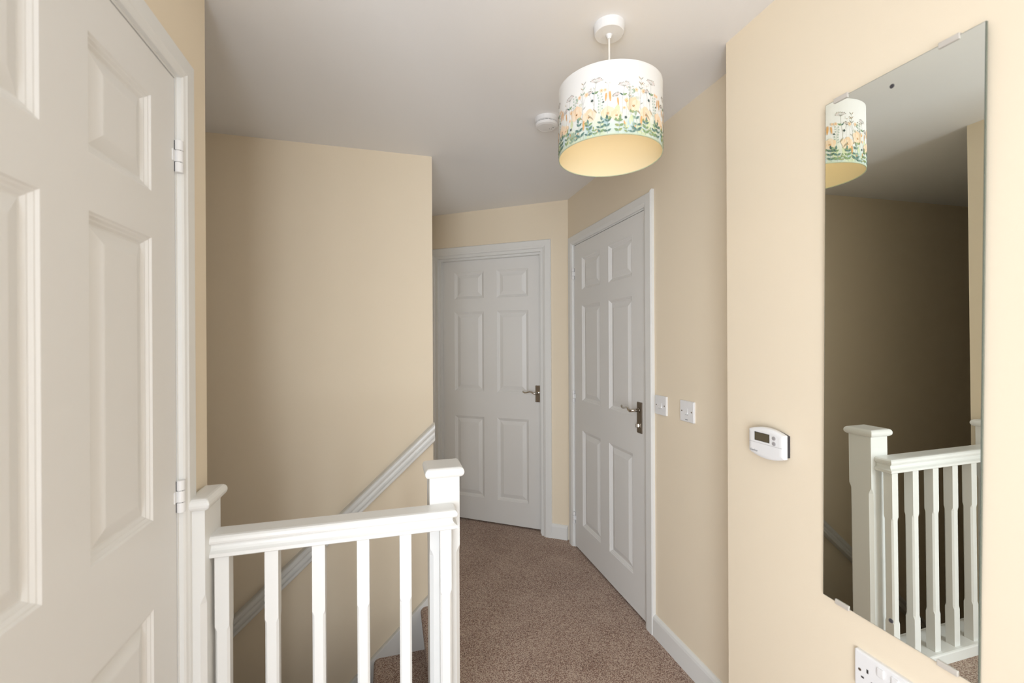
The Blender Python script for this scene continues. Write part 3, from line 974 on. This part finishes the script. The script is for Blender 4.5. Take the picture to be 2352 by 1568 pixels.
def leafy(u, v0, v1, lean, L, cols):
    pts = stem_(u, v0, v1, lean, 6, 'deep', 0.0009)
    for k, (a, b) in enumerate(pts[1:]):
        for s in (-1, 1):
            leaf_(a, b - 0.002, L * random.uniform(0.8, 1.1), PI / 2 - s * random.uniform(0.75, 1.1), random.choice(cols), 0.52)
    leaf_(pts[-1][0], pts[-1][1], L, PI / 2, random.choice(cols), 0.45)
# repeated meadow motif with hand-drawn variation
MOT = U / 6.0
def pair(u, v, L, cols, spread=0.95, w_=0.50):
    for s_ in (-1, 1):
        c_ = random.choice(cols)
        a_ = PI / 2 - s_ * (spread + random.uniform(-0.15, 0.15))
        leaf_(u, v, L * random.uniform(0.85, 1.1), a_, c_, w_)
        leaf_(u + 0.2 * L * math.cos(a_), v + 0.2 * L * math.sin(a_), L * 0.62, a_ + s_ * 0.10, 'deep' if c_ == 'teal' else 'teal' if c_ == 'sage' else 'moss', 0.26)
def leafy(u, v0, v1, lean, L, cols, n=3):
    pts = stem_(u, v0, v1, lean, n * 2, 'teal', 0.0007)
    for k_ in range(n):
        a_, b_ = pts[k_ * 2 + 1]
        pair(a_, b_, L * (1.05 - 0.10 * k_) * random.uniform(0.8, 1.1), cols, random.uniform(0.75, 1.25), random.uniform(0.42, 0.56))
    leaf_(pts[-1][0], pts[-1][1], L * 0.9, PI / 2 + random.uniform(-0.3, 0.3), random.choice(cols), 0.45)
for k in range(6):
    b = k * MOT + 0.02
    layer[0] = 0
    rn = random.uniform
    for j in range(7):          # soft mist leaves at the back
        leaf_(b + rn(0, MOT), rn(0, 0.045), rn(0.025, 0.050), PI / 2 + rn(-0.25, 0.25), random.choice(['mist', 'sky', 'lime', 'mist']), 0.42)
    for j in range(5):
        blob(b + rn(0, MOT), rn(0.004, 0.03), rn(0.006, 0.011), random.choice(['lime', 'lime', 'mist', 'sage']), 11, 0.28)
    # tall umbels
    for u_, v_, le, r_, tilt in ((0.018, 0.128, 0.006, 0.0175, 0.12), (0.104, 0.146, 0.006, 0.0185, -0.12)):
        p = stem_(b + u_, 0.045, v_, le); umbel(p[-1][0], p[-1][1], r_, PI / 2 + tilt)
        leaf_(p[5][0], p[5][1], 0.0135, 0.45, 'moss', 0.42); leaf_(p[5][0], p[5][1], 0.011, 2.45, 'deep', 0.40); leaf_(p[5][0], p[5][1], 0.009, 1.2, 'sage', 0.4)
    umbel(b + 0.006, 0.102, 0.0125, PI / 2 + 0.5); umbel(b + 0.092, 0.118, 0.0125, PI / 2 + 0.35)
    line_([(b + 0.006, 0.102), (b + 0.012, 0.07)], 0.0004, 'stem'); line_([(b + 0.092, 0.118), (b + 0.105, 0.085)], 0.0004, 'stem')
    # tall branching stem with small flowers
    p = stem_(b + 0.070, 0.03, 0.152, 0.004, 9, 'stem', 0.0006)
    for q in (7, 8, 9):
        for s_ in (-1, 1):
            leaf_(p[q][0], p[q][1], 0.0115, PI / 2 - s_ * 0.75, random.choice(['sage', 'stem', 'taupe']), 0.22)
    for q, du, dv, r_ in ((5, -0.0115, 0.024, 0.0054), (5, 0.0105, 0.024, 0.0058), (3, -0.0185, 0.026, 0.0048)):
        line_([p[q], (p[q][0] + du, p[q][1] + dv)], 0.0004, 'stem'); small(p[q][0] + du, p[q][1] + dv, r_)
    for q in range(4):
        line_([(p[5][0] - 0.013 + q * 0.0026, p[5][1] - 0.002), (p[5][0] - 0.013 + q * 0.0026, p[5][1] + 0.006)], 0.0007, 'olive')
    leaf_(p[2][0], p[2][1], 0.019, 2.35, 'taupe', 0.26); leaf_(p[2][0], p[2][1], 0.016, 0.75, 'taupe', 0.28); leaf_(p[4][0], p[4][1], 0.011, 0.6, 'stem', 0.2)
    leaf_(b + 0.053, 0.112, 0.013, PI / 2 + 0.1, 'sage', 0.45)
    sprig(b + 0.042, 0.060, 0.128, 0.002); sprig(b + 0.124, 0.048, 0.112, -0.002)
    # big flowers
    for u_, v_, r_ in ((0.050, 0.080, 0.0195), (0.090, 0.060, 0.0190), (0.143, 0.060, 0.0170), (0.003, 0.052, 0.0140)):
        poppy(b + u_, v_, r_)
        for j in range(4):
            blob(b + u_ + rn(-0.010, 0.012), v_ - r_ * 0.95 + rn(-0.003, 0.003), 0.0036, random.choice(['moss', 'olive', 'sage']), 8, 0.35)
    wheat(b + 0.073, 0.026, 0.026, PI / 2 - 0.05); wheat(b + 0.026, 0.018, 0.017, PI / 2 + 0.15); wheat(b + 0.150, 0.090, 0.027, PI / 2 + 0.06); wheat(b + 0.137, 0.092, 0.022, PI / 2 - 0.1)
    wheat(b + 0.112, 0.008, 0.012, 1.0); wheat(b + 0.048, 0.012, 0.015, 0.95); wheat(b + 0.008, 0.078, 0.020, PI / 2 + 0.08)
    line_([(b + 0.073, 0.026), (b + 0.074, 0.002)], 0.0006, 'stem')
    daisy(b + 0.100, 0.100, 0.0050); daisy(b + 0.028, 0.044, 0.0048); daisy(b + 0.131, 0.090, 0.0034)
    blob(b + 0.030, 0.092, 0.0054, 'peach2'); blob(b + 0.030, 0.089, 0.0036, 'orange'); line_([(b + 0.030, 0.086), (b + 0.031, 0.05)], 0.0004, 'stem')
    small(b + 0.024, 0.070, 0.0042); small(b + 0.126, 0.122, 0.0050); small(b + 0.136, 0.122, 0.0042)
    # leafy stems along the hem
    leafy(b + 0.062, 0.002, 0.050, -0.006, 0.0170, ['teal', 'sage', 'teal']); leafy(b + 0.088, 0.002, 0.040, 0.002, 0.0150, ['teal', 'moss'])
    leafy(b + 0.008, 0.002, 0.040, 0.004, 0.0150, ['moss', 'teal', 'olive']); leafy(b + 0.121, 0.002, 0.040, 0.005, 0.0150, ['teal', 'moss'])
    leafy(b + 0.141, 0.002, 0.042, 0.0, 0.0150, ['deep', 'teal']); leafy(b + 0.108, 0.002, 0.020, -0.003, 0.0100, ['olive', 'moss'], 2)
    leafy(b + 0.030, 0.0, 0.018, -0.003, 0.0100, ['sage', 'olive'], 2); leafy(b + 0.046, 0.0, 0.022, 0.002, 0.0110, ['teal', 'sage'], 2)
    leaf_(b + 0.104, 0.046, 0.026, 2.3, 'taupe', 0.16); leaf_(b + 0.114, 0.062, 0.020, 2.2, 'taupe', 0.18)
    for j in range(6):
        uu, vv = b + rn(0, MOT), rn(0.095, 0.140)
        line_([(uu, 0.05), (uu + rn(-0.004, 0.004), vv)], 0.00035, 'stem')
        for q in range(6):
            blob(uu + rn(-0.007, 0.007), vv + rn(-0.003, 0.005), 0.0009, random.choice(['ink', 'olive', 'taupe', 'rust']), 5)
o = obj('floral_print', pbm, [PC[n_] for n_ in names], sh, label='watercolour meadow flowers printed on the cloth')
